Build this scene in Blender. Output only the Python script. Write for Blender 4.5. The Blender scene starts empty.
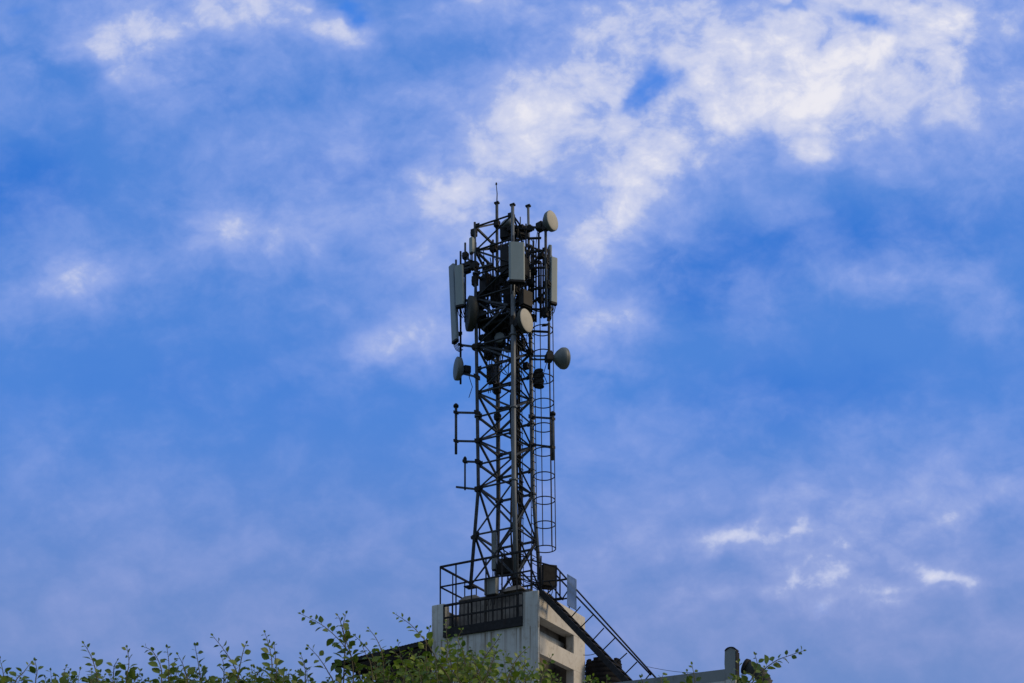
import bpy, math, random
from mathutils import Vector as V

SC = bpy.context.scene
COL = SC.collection
R = math.radians
random.seed(7)

# ------------------------------------------------------------------ camera
# level camera with a rising lens (verticals stay parallel, as in the photograph)
F, HOR, CAMZ = 1152.0, 950.0, 1.6
cd = bpy.data.cameras.new('camera')
cam = bpy.data.objects.new('camera', cd); COL.objects.link(cam)
cam.location = (0, 0, CAMZ); cam.rotation_euler = (R(90), 0, 0)
cd.sensor_width = 36.0; cd.lens = F / 1024 * 36.0
cd.shift_y = (HOR - 341.5) / 1024
cd.clip_start = 0.1; cd.clip_end = 5000
cd.dof.use_dof = True; cd.dof.focus_distance = 39.0; cd.dof.aperture_fstop = 14.0
SC.camera = cam

# ------------------------------------------------------------------ render / exposure
SC.view_settings.view_transform = 'Standard'
SC.view_settings.look = 'None'
SC.view_settings.gamma = 1.0
SC.view_settings.use_curve_mapping = False
SC.view_settings.exposure = 0.0
SC.render.engine = 'CYCLES'
SC.cycles.max_bounces = 5

# ------------------------------------------------------------------ world sky
SUN_AZ, SUN_EL = 100.0, 34.0            # azimuth clockwise from +Y, elevation
def lin(c): 
    f = lambda v: v / 12.92 if v <= 0.04045 else ((v + 0.055) / 1.055) ** 2.4
    return tuple(f(v / 255.0) for v in c)

W = bpy.data.worlds.new('World'); SC.world = W; W.use_nodes = True
nt = W.node_tree; nt.nodes.clear()
class E:                                 # small expression builder over node sockets
    def __init__(s, k): s.k = k
def mth(op, a, b=None, c=None, clamp=False):
    n = nt.nodes.new('ShaderNodeMath'); n.operation = op; n.use_clamp = clamp
    for i, x in enumerate((a, b, c)):
        if x is None: continue
        if isinstance(x, (int, float)): n.inputs[i].default_value = x
        else: nt.links.new(x, n.inputs[i])
    return n.outputs[0]
def add(a, b): return mth('ADD', a, b)
def mul(a, b): return mth('MULTIPLY', a, b)
def sub(a, b): return mth('SUBTRACT', a, b)
def smooth(x, lo, hi):
    n = nt.nodes.new('ShaderNodeMapRange'); n.interpolation_type = 'SMOOTHSTEP'
    nt.links.new(x, n.inputs[0]); n.inputs[1].default_value = lo; n.inputs[2].default_value = hi
    return n.outputs[0]
def mixc(fac, a, b):
    n = nt.nodes.new('ShaderNodeMix'); n.data_type = 'RGBA'
    if isinstance(fac, (int, float)): n.inputs[0].default_value = fac
    else: nt.links.new(fac, n.inputs[0])
    for i, x in ((6, a), (7, b)):
        if isinstance(x, tuple): n.inputs[i].default_value = (*x, 1)
        else: nt.links.new(x, n.inputs[i])
    return n.outputs[2]
def noise(vec, scale, detail, rough=0.5, dist=0.0, lac=2.0):
    n = nt.nodes.new('ShaderNodeTexNoise'); n.noise_dimensions = '3D'
    nt.links.new(vec, n.inputs['Vector']); n.inputs['Scale'].default_value = scale
    n.inputs['Detail'].default_value = detail; n.inputs['Roughness'].default_value = rough
    n.inputs['Lacunarity'].default_value = lac; n.inputs['Distortion'].default_value = dist
    return n.outputs[0]
tc = nt.nodes.new('ShaderNodeTexCoord')
sx = nt.nodes.new('ShaderNodeSeparateXYZ'); nt.links.new(tc.outputs['Generated'], sx.inputs[0])
X, Y, Z = sx.outputs
Yc = mth('MAXIMUM', Y, 0.15)
# sky-map coordinates of the northern half of the sky, in hundredths
S = mth('DIVIDE', X, Yc); T = mth('DIVIDE', Z, Yc)
cmb = nt.nodes.new('ShaderNodeCombineXYZ'); nt.links.new(S, cmb.inputs[0]); nt.links.new(T, cmb.inputs[1])
P = cmb.outputs[0]
w1 = noise(P, 9.0, 5, 0.6)
mp = nt.nodes.new('ShaderNodeVectorMath'); mp.operation = 'ADD'; nt.links.new(P, mp.inputs[0]); mp.inputs[1].default_value = (3.1, 7.7, 1.3)
w2 = noise(mp.outputs[0], 9.0, 5, 0.6)
Sw = add(S, mul(sub(w1, 0.5), 0.09)); Tw = add(T, mul(sub(w2, 0.5), 0.08))
def field(blobs, grow=False):
    tot = None
    for cx, cy, rx, ry, rot, amp in blobs:
        s0, t0 = (cx - 512) / F, (HOR - cy) / F
        c, s = math.cos(R(rot)), math.sin(R(rot))
        ds, dt = sub(Sw, s0), sub(Tw, t0)
        rx, ry = (rx * 1.35, ry * 1.45) if grow else (rx, ry)
        a = add(mul(ds, c * F / rx), mul(dt, s * F / rx))
        b = add(mul(ds, -s * F / ry), mul(dt, c * F / ry))
        q = add(mul(a, a), mul(b, b))
        g = mul(mth('EXPONENT', mul(q, -1.0)), amp)
        tot = g if tot is None else add(tot, g)
    return tot
WHITE = [(822,42,60,44,25,.95),(772,78,55,30,25,.85),(715,100,50,28,30,.7),(835,85,40,22,25,.6),(690,45,60,30,20,.55),(622,55,60,40,35,.75),
         (590,92,34,42,60,.75),(650,168,50,22,48,.8),(624,205,24,14,52,.8),(828,138,26,15,15,1.1),(915,50,50,34,10,.9),(945,58,34,18,30,.7),(930,2,70,14,0,.75),
         (515,150,34,26,10,.42),(470,190,45,18,20,.3),(430,198,24,15,25,.58),(275,14,60,20,-22,.9),(320,28,22,12,-40,.6),(178,58,38,24,-42,.9),(240,12,40,14,0,.4),
         (112,68,24,12,-25,.9),(350,36,20,10,0,.6),(75,275,34,13,5,.8),(240,222,38,22,0,.6),(405,340,44,14,22,.5),(368,360,16,10,0,.4),(300,258,50,16,20,.22),
         (603,325,28,20,15,.85),(900,278,55,16,10,.42),(795,212,18,12,0,.3),(772,527,46,7,8,1.1),(745,532,20,6,-5,.4),(825,545,36,10,12,.85),(830,570,34,9,25,.6),(800,586,34,8,15,.35),
         (925,560,38,7,-26,.5),(955,572,34,6,0,.2),(990,492,35,10,10,.45),(1000,318,36,16,0,.42),(640,5,90,16,0,.5),(480,18,70,13,5,.45),(885,606,16,5,20,.42),
         (520,108,60,18,20,.4),(760,298,26,18,0,.22),(1010,140,40,25,0,.32),(560,40,60,14,-15,.28),(555,10,60,12,0,.3),(430,100,60,20,15,.22),(690,150,30,14,40,.4),(860,520,60,6,-10,.45),(965,512,60,7,8,.45),(760,546,50,5,5,.4),(900,550,46,5,-24,.4),(968,573,40,5,-6,.3),(872,592,50,6,20,.4),(140,40,30,14,20,.5),(225,28,34,14,10,.5),(60,60,40,14,20,.35),(985,35,50,30,20,.75),(1000,90,40,20,20,.4)]
PALE = [(100,50,230,100,0,.9),(480,110,230,110,10,.66),(290,225,190,80,10,.5),(590,240,130,100,40,.8),(960,110,110,140,20,.85),(430,270,90,50,20,.4),
        (900,490,220,70,12,.8),(90,440,130,60,0,.32),(60,285,140,60,0,.65),(600,330,120,55,10,.5),(900,285,130,45,5,.55),
        (540,560,220,70,0,.4),(750,85,260,110,22,1.15),(250,550,320,90,0,.45),(820,580,220,60,10,.65),(620,440,150,80,0,.45),(400,330,90,50,15,.5),(100,640,300,50,0,.3),(700,640,400,50,0,.35),(960,640,200,60,0,.4)]
DEEP = [(15,195,80,50,10,.85),(330,165,100,30,0,.5),(360,180,60,26,0,.4),(850,235,200,45,5,.7),(705,285,90,45,0,.6),(160,365,200,40,5,.3),
        (330,415,150,40,0,.2),(820,400,170,50,5,.5),(228,88,26,22,-30,.4)]
HOLE = [(655,78,30,18,20,1.4),(634,104,20,14,40,1.0),(872,14,30,14,-20,1.5),(335,10,30,15,-25,1.2),(205,42,14,26,-20,.55),(790,3,30,9,0,1.2),(15,2,24,8,0,.7),(552,46,24,6,15,.45),(290,50,24,9,-25,.45),(700,72,30,8,30,.4)]
def vec(loc, rot, scl):
    n = nt.nodes.new('ShaderNodeMapping'); nt.links.new(P, n.inputs[0]); n.inputs['Location'].default_value = loc
    n.inputs['Rotation'].default_value = (0, 0, R(rot)); n.inputs['Scale'].default_value = scl; return n.outputs[0]
def billow(v, scale):                      # rounded puffs: fractal cells turned inside out
    n = nt.nodes.new('ShaderNodeTexVoronoi'); n.voronoi_dimensions = '2D'; n.feature = 'SMOOTH_F1'; n.normalize = True
    nt.links.new(v, n.inputs['Vector']); n.inputs['Scale'].default_value = scale; n.inputs['Detail'].default_value = 4
    n.inputs['Roughness'].default_value = .55; n.inputs['Smoothness'].default_value = .6
    return sub(1.0, n.outputs['Distance'])
va = vec((3, 1, 0), -28, (1, 1.5, 1)); vb = vec((8, 5, 0), -20, (1, 1.3, 1))
wr_ = nt.nodes.new('ShaderNodeVectorMath'); wr_.operation = 'MULTIPLY_ADD'
nw_ = nt.nodes.new('ShaderNodeTexNoise'); nt.links.new(P, nw_.inputs['Vector']); nw_.inputs['Scale'].default_value = 22; nw_.inputs['Detail'].default_value = 5
nt.links.new(nw_.outputs['Color'], wr_.inputs[0]); wr_.inputs[1].default_value = (.06, .06, 0); nt.links.new(vb, wr_.inputs[2])
n_big = sub(noise(va, 4.0, 5, 0.55), .5); n_mid = sub(noise(va, 10.0, 8, 0.6, 0.3), .5)
n_puff = sub(noise(vb, 24.0, 9, 0.65, 0.2), .5); n_bil = sub(billow(wr_.outputs[0], 17.0), .72)
cov = add(mul(field(WHITE, True), .84), mul(field(PALE), .62))          # how much cloud is where
cov = mth('DIVIDE', cov, add(mul(cov, .42), 1.0))
tex = add(add(mul(n_big, 1.3), mul(n_mid, 1.9)), add(mul(n_puff, .7), mul(n_bil, 1.6)))
D = add(cov, mul(tex, add(mul(cov, .62), .30)))
deep = smooth(add(field(DEEP), mul(n_mid, .8)), 0.0, 1.0)
hole = smooth(add(field(HOLE), add(mul(n_puff, 2.0), mul(n_mid, 1.4))), 0.25, 1.5)
SK = 0.1                                  # background strength
def sk(c): return tuple(v / SK for v in lin(c))
sky = nt.nodes.new('ShaderNodeTexSky'); sky.sky_type = 'NISHITA'; sky.sun_disc = False
sky.sun_elevation = R(SUN_EL); sky.sun_rotation = R(SUN_AZ)
low = smooth(T, 0.50, 0.24)
c = mixc(low, sk((76, 134, 221)), sk((106, 138, 203)))
c = mixc(0.10, c, sky.outputs[0])
c = mixc(deep, c, sk((50, 117, 211)))
pcol = mixc(low, sk((136, 163, 230)), sk((138, 156, 212)))
c = mixc(mul(smooth(D, -0.05, 0.75), .92), c, pcol)
c = mixc(mul(smooth(D, 0.45, 1.05), .85), c, mixc(low, sk((166, 183, 232)), sk((158, 173, 222))))
c = mixc(mul(smooth(D, 0.72, 1.1), .9), c, sk((200, 207, 236)))
c = mixc(smooth(D, 1.0, 1.5), c, sk((235, 234, 243)))
c = mixc(mul(hole, 0.8), c, sk((44, 124, 226)))
back = smooth(Y, 0.70, 0.35)              # unseen rest of the sky: grey cloud added to set the ambient light
n_back = smooth(noise(tc.outputs['Generated'], 3.0, 6, 0.6), 0.3, 0.7)
cb = mixc(n_back, sk((132, 160, 200)), sk((186, 200, 214)))
c = mixc(back, c, cb)
bg = nt.nodes.new('ShaderNodeBackground'); nt.links.new(c, bg.inputs[0]); bg.inputs[1].default_value = SK
wo = nt.nodes.new('ShaderNodeOutputWorld'); nt.links.new(bg.outputs[0], wo.inputs[0])

# ------------------------------------------------------------------ sun (veiled by cloud)
sd = bpy.data.lights.new('sun', 'SUN'); sd.energy = 2.5; sd.angle = R(22); sd.color = (1.0, 0.75, 0.46)
so = bpy.data.objects.new('sun', sd); COL.objects.link(so)
sdir = V((math.sin(R(SUN_AZ)) * math.cos(R(SUN_EL)), math.cos(R(SUN_AZ)) * math.cos(R(SUN_EL)), math.sin(R(SUN_EL))))
so.rotation_euler = sdir.to_track_quat('Z', 'Y').to_euler()
so.location = (30, 0, 60)

# ------------------------------------------------------------------ materials
def material(name, c1, c2, scale=6.0, rough=0.6, metal=0.0, detail=5, stretch=(1, 1, 1), c3=None, c3_at=(0.58, 0.7), bump=0.0, c3scale=2.0, spec=0.5, trans=None):
    m = bpy.data.materials.new(name); m.use_nodes = True; t = m.node_tree
    b = t.nodes['Principled BSDF']
    o = t.nodes.new('ShaderNodeTexCoord'); mpn = t.nodes.new('ShaderNodeMapping'); mpn.inputs['Scale'].default_value = stretch
    t.links.new(o.outputs['Object'], mpn.inputs[0])
    n = t.nodes.new('ShaderNodeTexNoise'); n.inputs['Scale'].default_value = scale; n.inputs['Detail'].default_value = detail; n.inputs['Roughness'].default_value = 0.6
    t.links.new(mpn.outputs[0], n.inputs['Vector'])
    r = t.nodes.new('ShaderNodeValToRGB'); r.color_ramp.elements[0].position = .32; r.color_ramp.elements[1].position = .68
    r.color_ramp.elements[0].color = (*c1, 1); r.color_ramp.elements[1].color = (*c2, 1)
    t.links.new(n.outputs[0], r.inputs[0]); out = r.outputs[0]
    if c3:
        n2 = t.nodes.new('ShaderNodeTexNoise'); n2.inputs['Scale'].default_value = c3scale; n2.inputs['Detail'].default_value = 7; n2.inputs['Roughness'].default_value = .65
        t.links.new(mpn.outputs[0], n2.inputs['Vector'])
        mr = t.nodes.new('ShaderNodeMapRange'); mr.inputs[1].default_value, mr.inputs[2].default_value = c3_at; t.links.new(n2.outputs[0], mr.inputs[0])
        mx = t.nodes.new('ShaderNodeMix'); mx.data_type = 'RGBA'; t.links.new(mr.outputs[0], mx.inputs[0]); t.links.new(out, mx.inputs[6]); mx.inputs[7].default_value = (*c3, 1); out = mx.outputs[2]
    t.links.new(out, b.inputs['Base Color']); b.inputs['Roughness'].default_value = rough; b.inputs['Metallic'].default_value = metal
    b.inputs['Specular IOR Level'].default_value = spec
    if bump:
        bn = t.nodes.new('ShaderNodeBump'); bn.inputs['Strength'].default_value = bump; bn.inputs['Distance'].default_value = .02
        t.links.new(n.outputs[0], bn.inputs['Height']); t.links.new(bn.outputs[0], b.inputs['Normal'])
    if trans:
        tr = t.nodes.new('ShaderNodeBsdfTranslucent'); mx2 = t.nodes.new('ShaderNodeMixShader'); mx2.inputs[0].default_value = trans
        t.links.new(out, tr.inputs[0]); t.links.new(b.outputs[0], mx2.inputs[1]); t.links.new(tr.outputs[0], mx2.inputs[2])
        t.links.new(mx2.outputs[0], t.nodes['Material Output'].inputs[0])
    return m
M = {}
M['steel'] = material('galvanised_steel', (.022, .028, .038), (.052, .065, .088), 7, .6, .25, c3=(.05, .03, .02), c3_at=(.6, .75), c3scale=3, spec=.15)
M['leg'] = material('galvanised_leg_lit', (.062, .078, .10), (.112, .136, .172), 5, .55, .3, stretch=(1, 1, .3), c3=(.07, .06, .05), c3_at=(.58, .72), c3scale=3)
M['dark'] = material('dark_painted_steel', (.007, .008, .011), (.02, .022, .027), 9, .65, .1, c3=(.025, .016, .011), c3_at=(.6, .75), spec=.15)
M['rubber'] = material('black_cable_jacket', (.008, .008, .010), (.02, .02, .022), 12, .6, spec=.15)
M['radome'] = material('grey_radome', (.145, .195, .22), (.185, .24, .27), 2.5, .55, c3=(.12, .155, .165), c3_at=(.55, .75), stretch=(1, 1, .25))
M['radome_pale'] = material('pale_radome', (.34, .40, .42), (.42, .47, .48), 2.5, .5, c3=(.28, .31, .28), c3_at=(.55, .75), stretch=(1, 1, .25))
M['radome_blue'] = material('blue_grey_radome', (.12, .175, .235), (.155, .21, .275), 2.5, .55, c3=(.11, .15, .185), c3_at=(.55, .75), stretch=(1, 1, .25))
M['dish'] = material('cream_dish_cover', (.30, .295, .27), (.36, .355, .325), 4, .7, c3=(.23, .22, .19), c3_at=(.55, .75))
M['dishgrey'] = material('grey_dish_shell', (.062, .085, .10), (.09, .115, .135), 4, .55, c3=(.05, .062, .068), c3_at=(.55, .75))
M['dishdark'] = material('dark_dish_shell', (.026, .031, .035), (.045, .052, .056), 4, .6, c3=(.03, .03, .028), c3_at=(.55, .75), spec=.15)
M['rru'] = material('dark_radio_casing', (.007, .009, .013), (.015, .018, .024), 5, .6, spec=.15)
M['box'] = material('grey_cabinet_paint', (.11, .135, .15), (.15, .175, .19), 5, .5, c3=(.12, .12, .11), c3_at=(.58, .75))
M['rust'] = material('weathered_brown_steel', (.008, .008, .009), (.020, .019, .019), 6, .75, spec=.15)
M['poly'] = material('milky_sheet', (.45, .54, .70), (.52, .61, .78), 2, .35, trans=.7)
M['tank'] = material('black_tank_plastic', (.007, .007, .008), (.013, .013, .015), 4, .8, spec=.05)
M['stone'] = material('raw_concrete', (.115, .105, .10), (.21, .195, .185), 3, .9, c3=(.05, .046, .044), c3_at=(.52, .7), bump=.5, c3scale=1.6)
M['roofsheet'] = material('dark_roof_sheet', (.010, .010, .012), (.022, .022, .025), 3, .8, .0, spec=.15)
M['bark'] = material('young_stem', (.06, .05, .025), (.10, .09, .04), 30, .8)
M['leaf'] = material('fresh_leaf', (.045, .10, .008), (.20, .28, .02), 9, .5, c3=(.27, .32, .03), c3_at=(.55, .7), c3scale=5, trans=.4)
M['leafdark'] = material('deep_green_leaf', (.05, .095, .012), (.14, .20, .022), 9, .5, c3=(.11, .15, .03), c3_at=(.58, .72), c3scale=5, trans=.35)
M['grass'] = material('rough_grass', (.03, .05, .012), (.07, .09, .03), .8, .9, c3=(.13, .11, .07), c3_at=(.55, .7), c3scale=.3)
M['parapet'] = material('grey_weathered_render', (.13, .155, .18), (.17, .195, .22), 1.6, .85, c3=(.065, .075, .08), c3_at=(.55, .75), stretch=(1, 1, .5), bump=.2)
M['wire'] = M['rubber']

def plaster(streak=1.0, tint=(1, 1, 1)):                            # pale painted render with rain streaks and grime running down
    m = bpy.data.materials.new('stained_pale_plaster'); m.use_nodes = True; t = m.node_tree; b = t.nodes['Principled BSDF']
    o = t.nodes.new('ShaderNodeTexCoord')
    def nz(scale, detail, stretch, rough=.6):
        mpn = t.nodes.new('ShaderNodeMapping'); mpn.inputs['Scale'].default_value = stretch; t.links.new(o.outputs['Object'], mpn.inputs[0])
        n = t.nodes.new('ShaderNodeTexNoise'); n.inputs['Scale'].default_value = scale; n.inputs['Detail'].default_value = detail; n.inputs['Roughness'].default_value = rough
        t.links.new(mpn.outputs[0], n.inputs['Vector']); return n.outputs[0]
    def rng(x, a, b_):
        r = t.nodes.new('ShaderNodeMapRange'); r.inputs[1].default_value = a; r.inputs[2].default_value = b_; t.links.new(x, r.inputs[0]); return r.outputs[0]
    def mx(f, a, c2):
        n = t.nodes.new('ShaderNodeMix'); n.data_type = 'RGBA'
        f2 = t.nodes.new('ShaderNodeMath'); f2.operation = 'MULTIPLY'; f2.inputs[1].default_value = c2[1]; t.links.new(f, f2.inputs[0]); t.links.new(f2.outputs[0], n.inputs[0])
        if isinstance(a, tuple): n.inputs[6].default_value = (*a, 1)
        else: t.links.new(a, n.inputs[6])
        n.inputs[7].default_value = (*c2[0], 1); return n.outputs[2]
    c = mx(rng(nz(1.2, 6, (1, 1, 1)), .35, .7), tuple(a * b for a, b in zip((.42, .45, .47), tint)), (tuple(a * b for a, b in zip((.33, .35, .365), tint)), .8))
    c = mx(rng(nz(3.2, 5, (1, 1, .06)), .50, .68), c, ((.19, .175, .145), .5 * streak))
    c = mx(rng(nz(7.5, 4, (1, 1, .04)), .57, .66), c, ((.13, .105, .08), .45 * streak))
    c = mx(rng(nz(5, 8, (1, 1, 1), .7), .53, .70), c, ((.22, .19, .155), .6))
    dp = t.nodes.new('ShaderNodeVectorMath'); dp.operation = 'DOT_PRODUCT'; t.links.new(o.outputs['Object'], dp.inputs[0]); dp.inputs[1].default_value = (.875, -.485, 0)
    n1 = t.nodes.new('ShaderNodeTexNoise'); n1.noise_dimensions = '1D'; n1.inputs['Scale'].default_value = 5.5; n1.inputs['Detail'].default_value = 3; t.links.new(dp.outputs['Value'], n1.inputs['W'])
    sz = t.nodes.new('ShaderNodeSeparateXYZ'); t.links.new(o.outputs['Object'], sz.inputs[0])
    up_ = rng(sz.outputs[2], 12.27, 12.22); dn_ = rng(sz.outputs[2], 10.9, 12.2); st_ = rng(n1.outputs[0], .53, .62)
    def mm(a, b_):
        n = t.nodes.new('ShaderNodeMath'); n.operation = 'MULTIPLY'; t.links.new(a, n.inputs[0]); t.links.new(b_, n.inputs[1]); return n.outputs[0]
    c = mx(mm(mm(up_, dn_), st_), c, ((.13, .105, .075), .8))
    t.links.new(c, b.inputs['Base Color']); b.inputs['Roughness'].default_value = .9; b.inputs['Specular IOR Level'].default_value = .2
    bn = t.nodes.new('ShaderNodeBump'); bn.inputs['Strength'].default_value = .25; bn.inputs['Distance'].default_value = .02
    t.links.new(nz(9, 6, (1, 1, 1)), bn.inputs['Height']); t.links.new(bn.outputs[0], b.inputs['Normal'])
    return m
M['plaster'] = plaster()
M['side'] = plaster(.25, (1.1, 1.0, .9))  # copy for the right face, the sun's warmth mixed into the paint

# ------------------------------------------------------------------ mesh helpers
class MB:
    def __init__(s): s.v = []; s.f = []; s.sm = []
    def raw(s, vs, fs, smooth=False):
        k = len(s.v); s.v += [V(p) for p in vs]
        for f in fs: s.f.append([i + k for i in f]); s.sm.append(smooth)
        return s
    def prism(s, prof, o, ax, ay, az, L, chamfer=0.0):
        """closed profile (list of (a,b)) in ax/ay from o, extruded L along az, with chamfered ends"""
        o, ax, ay, az = V(o), V(ax), V(ay), V(az); n = len(prof)
        ca = sum(p[0] for p in prof) / n; cb = sum(p[1] for p in prof) / n
        rings = []
        st = [(0, 1)] if not chamfer else [(0, chamfer), (chamfer, 0)]
        en = [(L, 1)] if not chamfer else [(L - chamfer, 0), (L, chamfer)]
        for z, ins in (st + en):
            ring = []
            for a, b in prof:
                if chamfer and ins:
                    d = math.hypot(a - ca, b - cb) or 1; q = max(0, 1 - ins / d); a, b = ca + (a - ca) * q, cb + (b - cb) * q
                ring.append(o + ax * a + ay * b + az * z)
            rings.append(ring)
        vs = [p for r in rings for p in r]; fs = []
        for r in range(len(rings) - 1):
            for i in range(n):
                j = (i + 1) % n; fs.append([r * n + i, r * n + j, (r + 1) * n + j, (r + 1) * n + i])
        fs.append(list(range(n))[::-1]); fs.append([(len(rings) - 1) * n + i for i in range(n)])
        return s.raw(vs, fs)
    def box(s, c, ax, ay, az, sx_, sy_, sz_, ch=0.0):
        """box centred on c"""
        c = V(c); a, b = sx_ / 2, sy_ / 2
        return s.prism([(-a, -b), (a, -b), (a, b), (-a, b)], c - V(az) * (sz_ / 2), ax, ay, az, sz_, ch)
    def rbox(s, c, ax, ay, az, sx_, sy_, sz_, rad, ch=0.0, k=3):
        pr = []
        for cx, cy, a0 in ((sx_/2-rad, sy_/2-rad, 0), (-sx_/2+rad, sy_/2-rad, 90), (-sx_/2+rad, -sy_/2+rad, 180), (sx_/2-rad, -sy_/2+rad, 270)):
            for i in range(k + 1):
                t = R(a0 + 90 * i / k); pr.append((cx + rad * math.cos(t), cy + rad * math.sin(t)))
        return s.prism(pr, V(c) - V(az) * (sz_ / 2), ax, ay, az, sz_, ch)
    def tube(s, pts, r, n=8, cap=True, closed=False):
        pts = [V(p) for p in pts]; m = len(pts); vs = []; fs = []; prev = None
        rs = r if isinstance(r, (list, tuple)) else [r] * m
        for i, p in enumerate(pts):
            if closed: t = pts[(i + 1) % m] - pts[i - 1]
            else: t = pts[min(i + 1, m - 1)] - pts[max(i - 1, 0)]
            t.normalize()
            if prev is None:
                a = t.cross(V((0, 0, 1)));  a = t.cross(V((1, 0, 0))) if a.length < .05 else a
            else: a = prev - t * prev.dot(t)
            a.normalize(); prev = a; b = t.cross(a)
            for k in range(n):
                q = 2 * math.pi * k / n + math.pi / n
                vs.append(p + (a * math.cos(q) + b * math.sin(q)) * rs[i])
        for i in range(m if closed else m - 1):
            i2 = (i + 1) % m
            for k in range(n):
                k2 = (k + 1) % n; fs.append([i*n+k, i*n+k2, i2*n+k2, i2*n+k])
        if cap and not closed: fs.append(list(range(n))[::-1]); fs.append([(m-1)*n+k for k in range(n)])
        return s.raw(vs, fs, n > 5)
    def bar(s, p, q, w, h, up=(0, 0, 1)):
        p, q = V(p), V(q); d = q - p; L = d.length; d.normalize(); up = V(up)
        a = d.cross(up)
        if a.length < .05: a = d.cross(V((1, 0, 0)))
        a.normalize(); b = a.cross(d)
        return s.prism([(-w/2, -h/2), (w/2, -h/2), (w/2, h/2), (-w/2, h/2)], p, a, b, d, L)
    def angle(s, p, q, w, t=.008, up=(0, 0, 1)):
        """rolled L section from p to q"""
        p, q = V(p), V(q); d = q - p; L = d.length; d.normalize(); a = d.cross(V(up))
        if a.length < .05: a = d.cross(V((1, 0, 0)))
        a.normalize(); b = a.cross(d)
        return s.prism([(0, 0), (w, 0), (w, t), (t, t), (t, w), (0, w)], p - a * w/2 - b * w/2, a, b, d, L)
    def lathe(s, o, d, prof, n=28, smooth=True):
        """profile of (axial, radius) round axis d from o"""
        o, d = V(o), V(d).normalized(); a = d.cross(V((0, 0, 1)))
        if a.length < .05: a = d.cross(V((1, 0, 0)))
        a.normalize(); b = a.cross(d); vs = []; fs = []
        for x, r in prof:
            for k in range(n):
                q = 2 * math.pi * k / n; vs.append(o + d * x + (a * math.cos(q) + b * math.sin(q)) * max(r, 1e-4))
        for i in range(len(prof) - 1):
            for k in range(n):
                k2 = (k + 1) % n; fs.append([i*n+k, i*n+k2, (i+1)*n+k2, (i+1)*n+k])
        fs.append(list(range(n))[::-1]); fs.append([(len(prof)-1)*n+k for k in range(n)])
        return s.raw(vs, fs, smooth)
    def build(s, name, mat, root=None, parent=None, label=None):
        """root: the Empty of the thing (vertices become local to it); parent: a part when this is a sub-part"""
        base = V(root.location) if root else V((0, 0, 0))
        me = bpy.data.meshes.new(name); me.from_pydata([tuple(p - base) for p in s.v], [], s.f)
        me.polygons.foreach_set('use_smooth', s.sm); me.materials.append(mat); me.update()
        o = bpy.data.objects.new(name, me); COL.objects.link(o)
        o.parent = parent or root
        if label: o['label'] = label
        return o
def thing(name, label, cat, loc, group=None):
    o = bpy.data.objects.new(name, None); COL.objects.link(o); o.location = loc; o.empty_display_size = .3
    o['label'] = label; o['category'] = cat
    if group: o['group'] = group
    return o
def struct(name, mb, mat):
    o = mb.build(name, mat); o['kind'] = 'structure'; return o

# ------------------------------------------------------------------ the building's own axes
e1, e2, UP = V((.875, -.485, 0)).normalized(), V((.485, .875, 0)).normalized(), V((0, 0, 1))
TX, TY = (506 - 512) / F * 40.0, 40.0
def W3(u, v, z): return V((TX, TY, 0)) + e1 * u + e2 * v + UP * z
def uv(px, u=None, v=None):
    k = (px - 512) / F; A, B, C = e1.x - k * e1.y, e2.x - k * e2.y, k * TY - TX
    if v is None: v = (C - A * u) / B
    else: u = (C - B * v) / A
    return u, v
def at(px, py, u=None, v=None):
    u, v = uv(px, u, v); p = W3(u, v, 0); p.z = CAMZ + (HOR - py) * p.y / F; return p
def zy(py, Y=40.0): return CAMZ + (HOR - py) * Y / F

# ------------------------------------------------------------------ ground
g = MB(); g.raw([(-1500, -1500, 0), (1500, -1500, 0), (1500, 1500, 0), (-1500, 1500, 0)], [[0, 1, 2, 3]]); struct('ground', g, M['grass'])

# ------------------------------------------------------------------ building
VF = -1.5
UC = uv(538, v=VF)[0]; UL = uv(432, v=VF)[0]
VB = uv(585, u=UC)[1]
ZT = at(538, 590, v=VF).z                          # pillar tops
ZF = at(538, 621, v=VF).z                          # roof deck inside the parapet
ZM = 9.5                                           # main roof
PV = -2.7                                          # plane of the main front wall
PEND = uv(735.5, v=PV)[0]
bld = thing('rooftop_building', 'pale stained concrete building carrying the lattice tower, with a stair block and open side slots', 'building', W3(0, 0, 0))
def ubox(mb, u0, u1, v0, v1, z0, z1, ch=0.0):
    return mb.box(W3((u0+u1)/2, (v0+v1)/2, (z0+z1)/2), e1, e2, UP, abs(u1-u0), abs(v1-v0), abs(z1-z0), ch)
m = MB(); ubox(m, -9.5, PEND, PV, 9.0, 0.0, ZM); m.build('main_block', M['plaster'], bld)
# windows on the main front below (out of the picture, seen from elsewhere)
for s_ in range(3):
    for k in range(6):
        u0 = -8.3 + k * 2.7; z0 = 1.0 + s_ * 3.0
        m = MB(); ubox(m, u0, u0 + 1.3, PV - .05, PV - .003, z0, z0 + 1.3); w_ = m.build('window', M['dark'], bld)
        m = MB(); ubox(m, u0 - .1, u0 + 1.4, PV - .14, PV - .003, z0 - .1, z0 - .01); m.build('sill', M['plaster'], bld, w_)
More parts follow.
